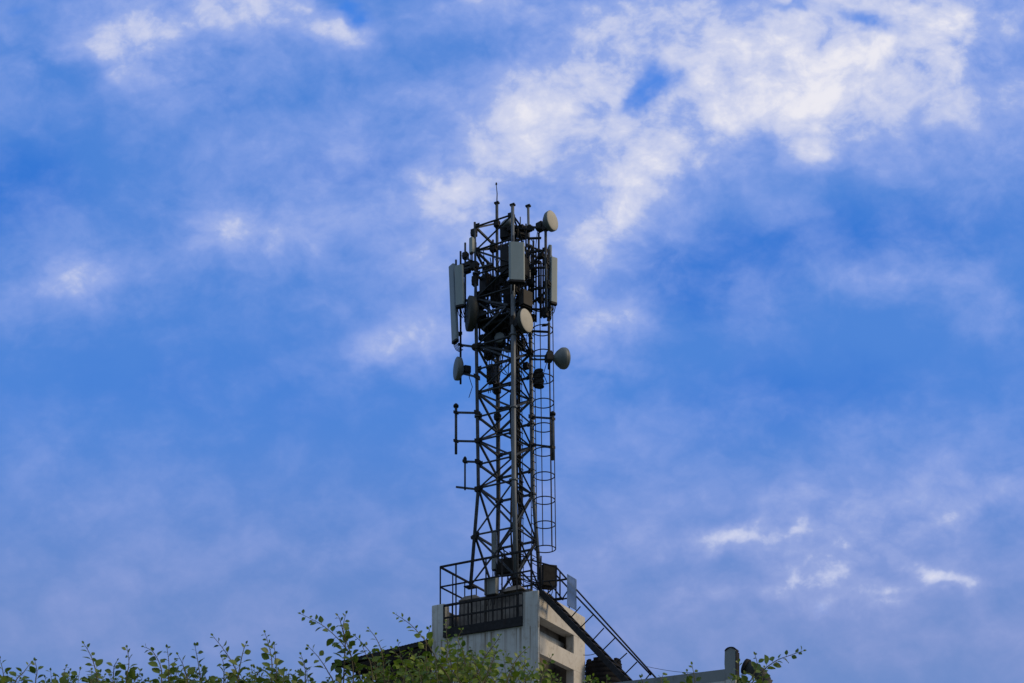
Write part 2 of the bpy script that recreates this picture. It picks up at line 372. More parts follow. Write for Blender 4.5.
# stair block: front wall (up to the deck), left wall, back wall, columns, beams
m = MB()
ubox(m, UL, UC, VF, VF + .10, ZM, ZF)                                   # front wall
ubox(m, UL, UL + .22, VF + .103, VB, ZM, ZF)                             # left wall
ubox(m, UL + .223, UC - .304, VB - .22, VB - .004, ZM, ZF)                        # back wall
ubox(m, UL + .223, UC - .5, VF + .223, VB - .223, ZF - .24, ZF - .003)   # deck slab
m.build('wall', M['plaster'], bld)
def zc(py): return at(538, py, v=VF).z
pw = abs(uv(522, v=VF)[0] - UC); pl = abs(uv(444.5, v=VF)[0] - UL)
m = MB(); ubox(m, UC - pw, UC, VF - .004, VF + .11, ZF - .2, ZT - .002, .012); m.build('corner_pillar', M['plaster'], bld)
m = MB(); ubox(m, UL - .004, UL + pl, VF - .004, VF + .30, ZF - .2, at(438, 604.5, v=VF).z, .03); m.build('corner_pillar', M['plaster'], bld)
m = MB(); ubox(m, UC - .42, UC + .003, VF + .113, VB, zc(615.5), ZT, .012); m.build('side_beam', M['side'], bld)
m = MB(); ubox(m, UC - .22, UC + .003, VF + .113, VB, zc(652.5), zc(635.5), .012); m.build('side_beam', M['side'], bld)
vc0 = uv(573.8, u=UC)[1]
m = MB(); ubox(m, UC - .30, UC - .002, vc0, VB - .003, ZM, zc(615.5) - .002, .012); m.build('side_column', M['side'], bld)
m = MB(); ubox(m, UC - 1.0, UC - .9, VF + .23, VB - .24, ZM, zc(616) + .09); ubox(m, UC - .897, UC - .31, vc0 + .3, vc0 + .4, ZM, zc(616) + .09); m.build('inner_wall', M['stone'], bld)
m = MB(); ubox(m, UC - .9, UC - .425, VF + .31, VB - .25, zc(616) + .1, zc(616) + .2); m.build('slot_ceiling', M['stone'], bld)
m = MB(); ubox(m, UC - .24, UC - .03, VF + .23, vc0 - .01, ZM, ZM + .9); m.build('sill_wall', M['plaster'], bld)
m = MB(); ubox(m, UL + .003, UL + .22, VF + .303, VB - .002, ZF + .003, at(438, 604.5, v=VF).z - .06, .02); m.build('side_parapet', M['stone'], bld)
# parapet along the main front, ending in a raised rounded pier at the right
zp = at(726, 669, v=PV).z
up0 = uv(725.5, v=PV)[0]
m = MB(); ubox(m, -9.5, up0 - .003, PV - .003, PV + .2, ZM - .1, zp, .02); m.build('parapet', M['parapet'], bld)
zt2 = at(731, 651, v=PV).z
m = MB(); W_ = PEND - up0
prof = [(0, 0), (W_, 0), (W_, zt2 - zp + .3)] + [(W_/2 + W_/2 * math.cos(R(a)), zt2 - zp + .3 + .10 * math.sin(R(a))) for a in range(15, 180, 15)] + [(-.02, zt2 - zp + .3), (-.03, zt2 - zp - .05), (0, zt2 - zp - .4)]
m.prism(prof, W3(up0, PV + .26, zp - .3), e1, UP, -e2, .27)
m.build('parapet_pier', M['parapet'], bld)
m = MB()
pr2 = [(-.03, zt2 - zp + .32), (W_/2, zt2 - zp + .405), (W_ + .012, zt2 - zp + .32)] + [(W_/2 + (W_/2 + .02) * math.cos(R(a)), zt2 - zp + .315 + .105 * math.sin(R(a))) for a in range(0, 181, 15)]
m.prism(pr2, W3(up0, PV + .28, zp - .3), e1, UP, -e2, .31); m.build('pier_cap', M['roofsheet'], bld)
m = MB(); ubox(m, PEND + .003, PEND + .03, PV - .01, PV + .27, zp - .3, zt2 - .02); m.build('pier_side', M['roofsheet'], bld)
m = MB(); ubox(m, PEND - .2, PEND + .003, PV + .28, 9.0, ZM - .1, zp - .35, .02); m.build('parapet', M['parapet'], bld)

# plinths under the tower legs: raw concrete with sloped shoulders
m = MB()
def plinth(u0, u1, v0, v1, z0, z1, tu=.12):
    vs = [W3(a, b, z0) for a, b in ((u0, v0), (u1, v0), (u1, v1), (u0, v1))] + [W3(a, b, z1) for a, b in ((u0+tu, v0+.1), (u1-tu, v0+.1), (u1-tu, v1-.1), (u0+tu, v1-.1))]
    m.raw(vs, [[0, 1, 5, 4], [1, 2, 6, 5], [2, 3, 7, 6], [3, 0, 4, 7], [4, 5, 6, 7], [3, 2, 1, 0]])
ZB = zy(590)
plinth(-1.35, 1.45, -1.02, 1.2, ZF - .01, ZB - .42, .02)
m.build('tower_base_slab', M['stone'], bld)
for (a, b, hz) in ((-.95, -.6, .28), (.85, -.75, .27), (.95, .9, .03), (-.9, .9, .03)):
    m = MB(); plinth(a - .42, a + .42, b - .36, b + .36, ZB - .44, ZB - hz, .2); m.build('tower_plinth', M['stone'], bld)
# ---- lean-to canopy on the left of the stair block (corrugated sheet on posts)
can = thing('lean_to_canopy', 'dark metal sheet canopy on thin posts, left of the stair block', 'canopy', W3(UL - 2, 0, ZM))
pR = at(431.5, 638.5, v=-.9); pL = at(331.5, 663, v=-.9)
m = MB(); nrib = 34; dirR = pL - pR; back_ = e2 * 4.0 + UP * -.05
rows = []
for i in range(nrib * 2 + 1):
    t = i / (nrib * 2.0); zoff = .006 if i % 2 else -.006
    rows.append(pR + dirR * t + UP * zoff)
vs = []
for p in rows: vs += [p, p + back_, p + UP * -.03, p + back_ + UP * -.03]
fs = []
for i in range(len(rows) - 1):
    a, b = i * 4, i * 4 + 4; fs += [[a, b, b+1, a+1], [a+2, a+3, b+3, b+2], [a, a+2, b+2, b], [a+1, b+1, b+3, a+3]]
fs += [[0, 1, 3, 2], [4*(len(rows)-1)+i for i in (0, 2, 3, 1)]]
m.raw(vs, fs); m.build('roof_sheet', M['roofsheet'], can)
m = MB(); m.bar(pR + e2 * .03 + UP * -.1, pL + e2 * .03 + UP * -.06, .04, .12); m.build('fascia', M['dark'], can)
for off in (.25, 1.5, 2.8):
    m = MB(); m.bar(pR + e2 * off + UP * -.11, pL + e2 * off + UP * -.11, .06, .1); m.build('purlin', M['dark'], can)
for t in (.955, .5):
    for off in (.25, 2.2):
        p = pR + dirR * t + e2 * off + UP * -.13; m = MB(); m.bar((p.x, p.y, ZM), p, .08, .08); po = m.build('post', M['dark'], can)
        q = p - dirR.normalized() * .55; m = MB(); m.bar((p.x, p.y, p.z - .55), q, .045, .045); m.build('brace', M['dark'], can, po)

# ---- railing of the roof deck
rail = thing('roof_railing', 'black steel guard railing and barred front grille round the tower base', 'railing', W3(0, VF, ZF))
VR = VF + .10
UR0 = uv(440.3, v=VR)[0]; UR1 = uv(531, v=VR)[0]
zr1 = at(440.3, 567, v=VR).z; zmid = at(440.3, 587, v=VR).z
VRB = VB - .25
def rline(u0, v0, u1, v1, z, name, w=.045):
    m = MB(); m.bar(W3(u0, v0, z), W3(u1, v1, z), w, w); return m.build(name, M['dark'], rail)
rline(UR0, VR, UR1, VR, zr1, 'top_rail', .06); rline(UR0, VR, UR1, VR, zmid, 'mid_rail')
rline(UR0, VR, UR0, VRB, zr1 - .005, 'top_rail', .06); rline(UR0, VR, UR0, VRB, zmid - .005, 'mid_rail')
rline(UR0, VRB, UC - .5, VRB, zr1 - .01, 'top_rail', .055); rline(UR0, VRB, UC - .5, VRB, zmid - .01, 'mid_rail')
for px in (440.3, 456, 471.5, 486, 502, 517, 531):
    u = uv(px, v=VR)[0]; m = MB(); m.bar(W3(u, VR, ZF - .02), W3(u, VR, zr1), .05, .05); m.build('post', M['dark'], rail)
for k in range(1, 5):
    v = VR + (VRB - VR) * k / 4; m = MB(); m.bar(W3(UR0, v, ZF - .02), W3(UR0, v, zr1), .04, .04); m.build('post', M['dark'], rail)
for k in range(1, 5):
    u = UR0 + (UC - .5 - UR0) * k / 4; m = MB(); m.bar(W3(u, VRB, ZF - .02), W3(u, VRB, zr1), .04, .04); m.build('post', M['dark'], rail)
# barred grille between the pillars
g0, g1 = uv(444, v=VF - .03)[0], uv(522.5, v=VF - .03)[0]
zg1 = at(522, 592.5, v=VF - .03).z; zg0 = at(522, 621, v=VF - .03).z
m = MB()
for z, w in ((zg1, .07), ((zg0*.45 + zg1*.55), .05), (zg0 + .13, .05)):
    m.bar(W3(g0, VF - .03, z), W3(g1, VF - .03, z), w, w)
nb = 19
for k in range(nb + 1):
    u = g0 + (g1 - g0) * k / nb; w = .055 if k % 6 == 0 else .026
    m.bar(W3(u, VF - .03, zg0 + .06), W3(u, VF - .03, zg1), w, w)
m.build('grille', M['dark'], rail)
m = MB(); ubox(m, g0, g1, VF - .10, VF - .006, zg0 - .16, zg0 + .10); m.build('kick_plate', M['dark'], rail)

# ---- outside stair down the right
stair = thing('steel_stair', 'steep black steel stair with double handrail descending right from the roof deck', 'stair', W3(UC + 2, -1.0, ZM))
VS = VF + .12
sA = at(539.5, 590, v=VS); sB = at(629, 684, v=VS)
sd_ = (sB - sA).normalized(); sB = sA + sd_ * ((sA.z - ZM) / -sd_.z)
nrm = sd_.cross(e2); nrm = nrm if nrm.z > 0 else -nrm
for off in (0, .62):
    m = MB(); m.bar(sA + e2 * off - UP * .03, sB + e2 * off - UP * .03, .05, .19, up=nrm); m.build('stringer', M['dark'], stair)
nst = 17
for k in range(nst):
    p = sA + (sB - sA) * ((k + .6) / nst) + e2 * .31
    m = MB(); m.box(p, e1, e2, UP, .2, .565, .03); m.build('tread', M['rust'], stair)
rT0, rT1 = at(555.5, 566.5, v=VS), at(656, 678, v=VS)
rM0, rM1 = at(556, 575, v=VS), at(651, 675, v=VS)
for a, b in ((rT0, rT1), (rM0, rM1)):
    m = MB(); m.tube([a, b], .027, 6); m.build('handrail', M['dark'], stair)
for (x0, y0, x1, y1) in ((570.5, 618, 580.5, 606.5), (580, 628, 593, 615), (592, 641, 604, 628), (602, 651, 615, 638), (617, 662, 627, 653), (624, 675, 637, 662), (645, 680, 650, 674)):
    m = MB(); m.tube([at(x0, y0, v=VS), at(x1, y1, v=VS)], .022, 6); m.build('baluster', M['dark'], stair)
# landing at the top with its short guard
for pts in (((541, 590), (541, 556)), ((556, 602), (556, 566))):
    m = MB(); m.tube([at(x, y, v=VS) for x, y in pts], .025, 6); m.build('baluster', M['dark'], stair)
for pts in (((531, 583), (567, 579)), ((541, 600), (563, 598)), ((541, 600), (556, 585)), ((549, 582), (563, 600)), ((563, 598), (571, 586)), ((531, 560), (556, 567)), ((560, 572), (560, 598))):
    m = MB(); m.tube([at(x, y, v=VS + .3) for x, y in pts], .025, 6); m.build('landing_rail', M['dark'], stair)

sh = thing('plastic_sheet', 'milky translucent sheet fixed upright beside the top of the stair', 'sheet', at(571, 610, v=VS - .02))
c0, c1, c2_, c3_ = [at(x, y, v=VS - .05) for x, y in ((567, 574), (576, 579.5), (576, 610), (567, 605))]
m = MB(); m.raw([p + e2 * d for d in (0, .012) for p in (c0, c1, c2_, c3_)], [[0, 1, 2, 3], [7, 6, 5, 4], [0, 4, 5, 1], [1, 5, 6, 2], [2, 6, 7, 3], [3, 7, 4, 0]]); m.build('panel', M['poly'], sh)
m = MB()
for a, b in ((c0, c1), (c1, c2_), (c2_, c3_), (c3_, c0)): m.tube([a + e2 * .02, b + e2 * .02], .009, 5)
m.build('frame', M['box'], sh)

# ---- water tank on the roof
tank_c = at(603.5, 700, v=2.6); tank_c.z = ZM
tk = thing('water_tank', 'black ribbed plastic water tank behind the steel stair', 'water tank', tank_c)
zt = at(603.5, 662, v=2.6).z - ZM; tr = 18.5 * tank_c.y / F
prof = [(0, tr * .97)]
z = .06
while z < zt - .22:
    prof += [(z, tr), (z + .07, tr), (z + .09, tr * .965), (z + .13, tr * .965), (z + .15, tr)]; z += .17
prof += [(zt - .1, tr * .98), (zt - .05, tr * .93), (zt + .02, tr * .55), (zt + .03, .001)]
m = MB(); m.lathe(tank_c, UP, prof, 32); m.build('tank_body', M['tank'], tk)
m = MB()
for k in range(9):
    a = 2 * math.pi * k / 9; d = V((math.cos(a), math.sin(a), 0)); m.box(tank_c + d * tr * .86 + UP * (zt - .02), d, UP.cross(d), UP, .1, .2, .12, .01)
m.build('lifting_lug', M['tank'], tk)
m = MB(); m.lathe(tank_c + UP * (zt + .01), UP, [(0, tr * .34), (.09, tr * .34), (.11, tr * .3), (.13, .001)], 20); m.build('lid', M['tank'], tk)
# ---- vent cowl at the far right
vp = at(757, 690, v=-1.7); vp.z = ZM
vc = thing('vent_cowl', 'dark bent metal vent cowl behind the pier at lower right', 'vent', vp)
pts = [at(766, 740, v=-1.7), at(766, 690, v=-1.7), at(764.5, 681, v=-1.7), at(760, 674, v=-1.7), at(753, 669, v=-1.7), at(747, 667, v=-1.7)]
pts[0].z = ZM
m = MB(); m.tube(pts, [.2, .2, .2, .2, .19, .19], 16); m.build('duct', M['dishdark'], vc)
d = (pts[-1] - pts[-2]).normalized(); m = MB(); m.lathe(pts[-1] - d * .02, d, [(0, .2), (0.0, .23), (.1, .23), (.1, .19), (.03, .185)], 20); m.build('flange', M['roofsheet'], vc)
m = MB(); m.lathe(pts[1] - UP * .1, UP, [(0, .2), (0, .225), (.07, .225), (.07, .2)], 20); m.build('collar', M['roofsheet'], vc)
# ---- thin service wires
m = MB(); a, b = at(645.5, 666.3, v=VS), at(730, 671, v=PV + .3)
m.tube([a + (b - a) * t + UP * (-.12 * math.sin(math.pi * t)) for t in [i / 10 for i in range(11)]], .007, 5)
wr = m.build('service_wire', M['wire']); wr['label'] = 'thin wire strung from the stair foot to the roof pier'; wr['category'] = 'wire'
m = MB(); a, b = at(583.5, 655, v=VS + .3), at(597, 653, v=VS + .3)
m.tube([a + (b - a) * t + UP * (-.03 * math.sin(math.pi * t)) for t in [i / 6 for i in range(7)]], .012, 5)
wr = m.build('service_wire', M['wire']); wr['label'] = 'short wire between the side column and the stair above the tank'; wr['category'] = 'wire'

# ------------------------------------------------------------------ lattice tower
ZBASE = ZB - .03
tower = thing('lattice_tower', 'tall four legged steel lattice telecom tower on the roof', 'tower', W3(0, 0, ZBASE))
ZK = zy(491)
def half(z):
    return .70 if z >= ZK else .70 + (ZK - z) / (ZK - ZBASE) * .20
def lean(z): return V((-.135, 0, 0)) * max(0, (z - ZK)) / (zy(205) - ZK)
SG = {'left': (-1, -1), 'front': (1, -1), 'right': (1, 1), 'back': (-1, 1)}
def leg(k, z):
    a = half(z); s = SG[k]; return W3(s[0] * a, s[1] * a, z) + lean(z) * {'left': 1.0, 'front': .35, 'back': .4, 'right': 1.3}[k]
TOP = {'left': zy(222.5, 39.73), 'front': zy(205, 39.05), 'right': zy(206, 40.27), 'back': zy(203, 40.95)}
for k in SG:
    rad = {'front': .085, 'back': .078, 'left': .062, 'right': .07}[k]
    m = MB(); zs = [ZBASE, ZK] + [ZK + (TOP[k] - ZK) * i / 4 for i in range(1, 5)]
    zs = [z for z in zs if z < zy(300)] + [zy(300), zy(285), TOP[k]]; m.tube([leg(k, z) for z in zs], [rad] * (len(zs) - 2) + [rad * .68] * 2, 10)
    z = ZK
    while z < TOP[k] - .5:                                   # bolted flanges
        m.lathe(leg(k, z) - UP * .025, UP, [(0, rad + .045), (.05, rad + .045)], 10, False); z += 2.46
    lg = m.build('leg', M['leg'] if k in ('front', 'right') else M['steel'], tower)  # sunward legs get a paler steel, their light put into the colour
    m = MB(); m.box(leg(k, ZBASE + .02), e1, e2, UP, .34, .34, .04); m.build('base_plate', M['dark'], tower, lg)
    if k != 'left': m = MB(); m.box(leg(k, TOP[k]), e1, e2, UP, .17, .12, .05); m.build('cap_plate', M['dark'], tower, lg)
levels = [ZBASE + .1, zy(538), ZK] + [zy(491 - 23.6 * i) for i in range(1, 12)]
faces = [('left', 'front'), ('front', 'right'), ('right', 'back'), ('back', 'left')]
for i, z in enumerate(levels):
    for fi, (a, b) in enumerate(faces):
        if i:
            p, q = leg(a, z), leg(b, z); d = (q - p).normalized() * .05
            m = MB(); m.angle(p + d, q - d, .066); o_ = m.build('horizontal_brace', M['steel'], tower)
            m = MB()
            for e in (p + d * 2, q - d * 2): m.box(e, d.normalized(), UP, d.normalized().cross(UP), .17, .15, .012)
            m.build('gusset_plate', M['dark'], tower, o_)
        if i + 1 < len(levels):
            z2 = levels[i + 1]
            pairs = [(z, z2)] if (i + fi) % 2 == 0 else [(z2, z)]
            if i < 2 : pairs = [(z, z2), (z2, z)]
            for zz in pairs:
                p, q = leg(a, zz[0]), leg(b, zz[1]); d = (q - p).normalized() * .06
                m = MB(); m.angle(p + d, q - d, .064); m.build('diagonal_brace', M['steel'], tower)
# upper tie on left leg to back leg tip
m = MB(); m.angle(leg('back', zy(206)), leg('left', zy(233)), .05); m.build('diagonal_brace', M['steel'], tower)
# lightning rod
bt = leg('back', TOP['back'])
lr = thing('lightning_rod', 'thin lightning rod at the very top of the tower', 'lightning rod', bt + UP * .03)
tip = at(496.3, 184.5, v=.7); m = MB(); m.tube([bt + UP * .02, bt + (tip - bt) * .5 + V((.02, 0, 0)), tip], [.02, .018, .012], 6); m.build('rod', M['steel'], lr)
m = MB(); m.lathe(tip, UP, [(-.03, .01), (0, .035), (.05, .03), (.08, .003)], 8); m.build('tip', M['dark'], lr)
# work platform (dark deck seen from below)
ZP = zy(325)
pf = thing('work_platform', 'dark steel work platform inside the upper tower, seen from below', 'platform', W3(0, 0, ZP))
m = MB(); ubox(m, -.9, .25, -.62, .62, ZP, ZP + .05); o_ = m.build('deck', M['dark'], pf)
for s_ in (-1, 1):
    m = MB(); m.bar(W3(-.95, .45 * s_, ZP - .05), W3(.72, .45 * s_, ZP - .05), .07, .09); m.build('support_beam', M['steel'], pf)
m = MB(); m.bar(W3(-.65, -.75, ZP + .12), W3(.7, -.1, ZP + .62), .05, .06); m.build('support_beam', M['steel'], pf)
m = MB(); m.bar(W3(-.65, -.75, ZP + .55), W3(.7, -.1, ZP - .5), .05, .05); m.build('support_beam', M['steel'], pf)

# ---- climbing ladder and safety cage
cl = thing('caged_ladder', 'vertical climbing ladder with hooped safety cage on the right of the tower', 'ladder', W3(1.2, .6, ZBASE))
def cage_c(py):
    x = 545.2 - (549 - py) * (545.2 - 541.2) / (549 - 240); return at(x, py, v=.62)
cr = .365
def ring_at(py, a0=-172, a1=172, n=24):
    c = cage_c(py); c.z = zy(py, c.y); return [c + (e1 * math.cos(R(a0 + (a1 - a0) * i / n)) + e2 * math.sin(R(a0 + (a1 - a0) * i / n))) * cr for i in range(n + 1)]
hy = [549 - 24.3 * i for i in range(13)]
for y in hy:
    m = MB(); r_ = ring_at(y); vs = [p + UP * d for p in r_ for d in (-.022, .022)] + [p + (p - (cage_c(y) * 0 + V((sum(q.x for q in r_) / len(r_), sum(q.y for q in r_) / len(r_), p.z)))).normalized() * .008 + UP * d for p in r_ for d in (-.022, .022)]
    m.tube(r_, .02, 6); m.build('hoop', M['dark'], cl)
for ang in (-75, -25, 25, 75):
    m = MB(); pts = [ring_at(y, ang, ang, 1)[0] for y in hy]; m.tube(pts, .017, 5); m.build('cage_strap', M['dark'], cl)
lc0, lc1 = cage_c(585) - e1 * .42, cage_c(235) - e1 * .42
lc0.z, lc1.z = ZBASE, zy(235, lc1.y)
for s_ in (-1, 1):
    m = MB(); m.bar(lc0 + e2 * .2 * s_, lc1 + e2 * .2 * s_, .055, .03); m.build('ladder_rail', M['steel'], cl)
n = 45
for k in range(n):
    p = lc0 + (lc1 - lc0) * ((k + .5) / n); m = MB(); m.tube([p - e2 * .19, p + e2 * .19], .014, 5); m.build('rung', M['steel'], cl)

# ---- cable run inside the front right face
cb_ = thing('cable_run', 'thick black bundle of feeder cables climbing inside the tower', 'cables', W3(.5, -.3, ZBASE))
rng = random.Random(3)
for k in range(16):
    u0 = .50 + rng.uniform(-.05, .10); v0 = -.46 + .036 * k
    m = MB(); pts = []; top = zy(rng.uniform(250, 345)) if k > 2 else zy(rng.uniform(380, 420)); z = ZBASE - .1
    ph = rng.uniform(0, 6)
    while z < top:
        pts.append(W3(u0 + .035 * math.sin(z * 1.7 + ph), v0 + .03 * math.sin(z * 1.1 + ph * 2), z) + lean(z)); z += .3
    if rng.random() < .7: pts += [pts[-1] + V((rng.uniform(-.3, .3), rng.uniform(-.2, .3), .15)), pts[-1] + V((rng.uniform(-.5, .5), rng.uniform(-.3, .4), -.05))]
    m.tube(pts, rng.uniform(.02, .032), 6); m.build('feeder_cable', M['rubber'], cb_)
for s_ in (0, .42):
    m = MB(); m.bar(W3(.66, -.36 + s_, ZBASE), W3(.66, -.36 + s_, zy(300)) + lean(zy(300)), .05, .025); m.build('tray_rail', M['steel'], cb_)
z = ZBASE + .3
while z < zy(305):
    m = MB(); m.bar(W3(.66, -.36, z) + lean(z), W3(.66, .06, z) + lean(z), .035, .025); z += .42; m.build('tray_rung', M['steel'], cb_)
# loose jumper cables drooping in the upper tower
jp = thing('jumper_cables', 'tangle of thin black jumper cables drooping through the upper tower', 'cables', W3(0, 0, zy(360)))
for k in range(70):
    a = W3(rng.uniform(-.75, .95), rng.uniform(-.65, .65), zy(rng.uniform(240, 345))); b = W3(rng.uniform(-.65, .95), rng.uniform(-.65, .65), zy(rng.uniform(255, 388)))
    sag = rng.uniform(.15, .6); m = MB()
    m.tube([a + (b - a) * t + UP * (-sag * math.sin(math.pi * t)) + V((.05 * math.sin(t * 9 + k), .05 * math.cos(t * 7 + k), 0)) for t in [i / 12 for i in range(13)]], rng.uniform(.011, .02), 5); m.build('jumper_cable', M['rubber'], jp)

# ------------------------------------------------------------------ antennas and equipment
def frame_for(d):
    d = V(d).normalized(); s = d.cross(UP).normalized(); return d, s
def clamp_on(mb, p, d, s, L=.2):
    mb.box(p, d, s, UP, L, .09, .07); mb.box(p - d * L * .5, d, s, UP, .05, .16, .1); mb.box(p + d * L * .4, d, s, UP, .04, .12, .1)
def panel(name, label, group, top, bot, d, width, depth, mat, pole=None, gap=.16):
    """sector antenna between the centres of its top and bottom, facing d"""
    top, bot = V(top), V(bot); d, s = frame_for(d); ax = (top - bot).normalized(); L = (top - bot).length
    dd = s.cross(ax) if s.cross(ax).dot(d) > 0 else -s.cross(ax)
    t = thing(name, label, 'antenna', bot, group); c = (top + bot) / 2
    m = MB(); m.rbox(c, s, dd, ax, width, depth, L, min(width, depth) * .3, .012); m.build('radome', mat, t)
    m = MB(); m.rbox(bot - ax * .02, s, dd, ax, width * 1.02, depth * 1.02, .07, min(width, depth) * .3); ec = m.build('end_cap', M['rru'], t)
    for q in (-.3, -.1, .1, .3):
        m = MB(); p = bot + s * width * q - ax * .03; m.tube([p, p - ax * .1, p - ax * .22 - dd * .08, p - ax * .25 - dd * .25], .014, 6); m.build('connector_cable', M['rubber'], t, ec)
    for q in (.12, .85):
        m = MB(); clamp_on(m, bot + ax * L * q - dd * (depth / 2 + gap / 2), dd, s, gap); m.build('clamp', M['dark'], t)
    if pole:
        m = MB(); m.tube([pole[0], pole[1]], .042, 8); m.build('mount_pole', M['steel'], t)
    return t
def pole(label, px, y0, y1, u=None, v=None, r=.038, mat='steel', arms=(), cap=False, name='mount_pole', cat='pole', group='antenna mount poles', x2=None):
    a, b = at(px, y1, u=u, v=v), at(x2 or px, y0, u=u, v=v); 
    t = thing(name, label, cat, a, group); m = MB(); m.tube([a, b], r, 8); m.build('pole', M[mat], t)
    for q in arms:                                       # (z picture row on the pole, end point)
        p = a + (b - a) * ((q[0] - y1) / (y0 - y1)); m = MB(); m.bar(p, q[1], q[2] if len(q) > 2 else .055, .06); ar = m.build('arm', M['steel'], t)
        dd = (V(q[1]) - p).normalized(); m = MB(); m.box(p, dd, dd.cross(UP).normalized(), UP, .14, .14, .09); m.build('clamp', M['dark'], t, ar); m = MB(); m.box(q[1], dd, dd.cross(UP).normalized(), UP, .17, .19, .14); m.build('clamp', M['dark'], t, ar)
    if cap: m = MB(); m.lathe(b, UP, [(-.04, r), (-.04, r * 1.9), (.03, r * 1.9), (.09, r * .6)], 8); m.build('cap', M['dark'], t)
    return t
def dish(label, c, d, dia, mat, back_mat, mount, group='microwave dishes', cone=.55, bulge=.05, drum=.14, tank=True, polepts=None):
    """microwave dish whose mouth is centred on c and looks along d; mount = point on its pole"""
    c, mount = V(c), V(mount); d, s = frame_for(d); r = dia / 2
    t = thing('microwave_dish', label, 'dish antenna', c - UP * r, group)
    m = MB(); m.lathe(c, d, [(0, r)] + [(bulge * math.sin(R(a)), r * math.cos(R(a))) for a in range(10, 91, 10)], 32); m.build('radome', mat, t)
    m = MB(); m.lathe(c - d * drum, d, [(-cone * r * 1.3, r * .2), (-cone * r, r * .3), (-cone * r * .55, r * .68), (0, r * .985), (drum * .5, r * 1.02), (drum - .004, r * 1.02), (drum + .008, r * .97)], 32); m.build('shroud', back_mat, t)
    hub = c - d * (drum + cone * r * 1.3)
    m = MB(); m.rbox(hub - d * .1, s, UP, d, .26, .26, .24, .05, .015); m.build('radio_unit', M['rru'], t)
    m = MB(); m.bar(hub - d * .05, mount, .09, .11); m.box(mount, d, s, UP, .16, .17, .3); m.build('mount_bracket', M['dark'], t)
    if polepts: m = MB(); m.tube(polepts, .05, 8); m.build('mount_pole', M['steel'], t)
    m = MB(); p = hub - d * .2; m.tube([p, p - UP * .2 + s * .05, p - UP * .55 - d * .1, p - UP * .9 + s * .1], .013, 6); m.build('cable', M['rubber'], t)
    return t
def radio(label, c, d, w, dp, h, mat='rru', group='remote radio units', name='radio_unit'):
    c = V(c); d, s = frame_for(d); t = thing(name, label, 'radio unit', c - UP * h / 2, group)
    m = MB(); m.rbox(c, s, d, UP, w, dp, h, .03, .012); m.build('casing', M[mat], t)
    m = MB()
    nf = max(5, int(w / .035))
    for k in range(nf): m.box(c - d * (dp / 2 + .018) + s * (w * (-.44 + .88 * k / (nf - 1))), s, d, UP, .008, .04, h * .88)
    m.build('cooling_fins', M[mat], t)
    m = MB(); m.box(c - UP * (h / 2 + .02), s, d, UP, w * .8, dp * .6, .04)
    for q in (-.3, 0, .3): p = c + s * w * q - UP * (h / 2 + .03); m.tube([p, p - UP * .12, p - UP * .3 + s * .06 - d * .05], .014, 5)
    m.build('connector_cables', M['rubber'], t)
    m = MB(); m.box(c - d * (dp / 2 + .07), s, d, UP, .12, .1, h * .6); m.build('bracket', M['dark'], t)
    return t

GP = 'sector panel antennas'
# far left pair of tall panels with their poles
panel('panel_antenna', 'tall blue grey panel antenna at the far left of the tower', GP, at(452.2, 265.5, v=-.95), at(455.3, 341, v=-.95), (-.80, -.6, 0), .30, .14, M['radome_blue'])
panel('panel_antenna', 'shorter pale grey panel antenna just right of the tall leftmost one', GP, at(459, 266, v=-1.1), at(460.3, 306, v=-1.1), (-.35, -.94, 0), .31, .15, M['radome'])
LL = lambda y: leg('left', zy(y, 39.73))
pole('thin pole rising between the two leftmost panel antennas', 456, 260, 310, v=-.8, arms=((268, at(462, 267, v=-.7)),))
pole('pole rising just right of the pale left panel antenna', 460.6, 251.5, 384, v=-.72, arms=((345, LL(347)), (373, LL(377)), (270, LL(266), .07)), mat='dark')
pole('pole with clamps standing clear left of the left tower leg', 465.2, 243, 322, v=-.66, arms=((255, LL(268)), (266, LL(266), .08), (300, LL(302)),))
radio('small grey box antenna on the upper left tower leg', at(471.6, 245.5, v=-.85), (-.7, -.7, 0), .16, .12, .52, 'radome', 'remote radio units')
# big front panel
panel('panel_antenna', 'big grey green panel antenna facing front at the top of the tower', GP, at(516.6, 243.5, v=-1.15), at(516.9, 281.5, v=-1.15), (.08, -1, 0), .53, .19, M['radome'],
      pole=(at(513, 290, v=-.95), at(513, 236, v=-.95)))
# right pair
panel('panel_antenna', 'tall narrow panel antenna at the right edge of the tower top', GP, at(553.6, 258, v=.25), at(553.3, 303, v=.25), (.45, -.89, 0), .26, .13, M['radome'], pole=(at(549.5, 318, v=.35), at(549.5, 250, v=.35)))
panel('panel_antenna', 'grey panel antenna partly behind the tall narrow right one', GP, at(549.6, 246.5, v=.6), at(549.2, 318, v=.6), (.9, .2, 0), .24, .12, M['radome_blue'])
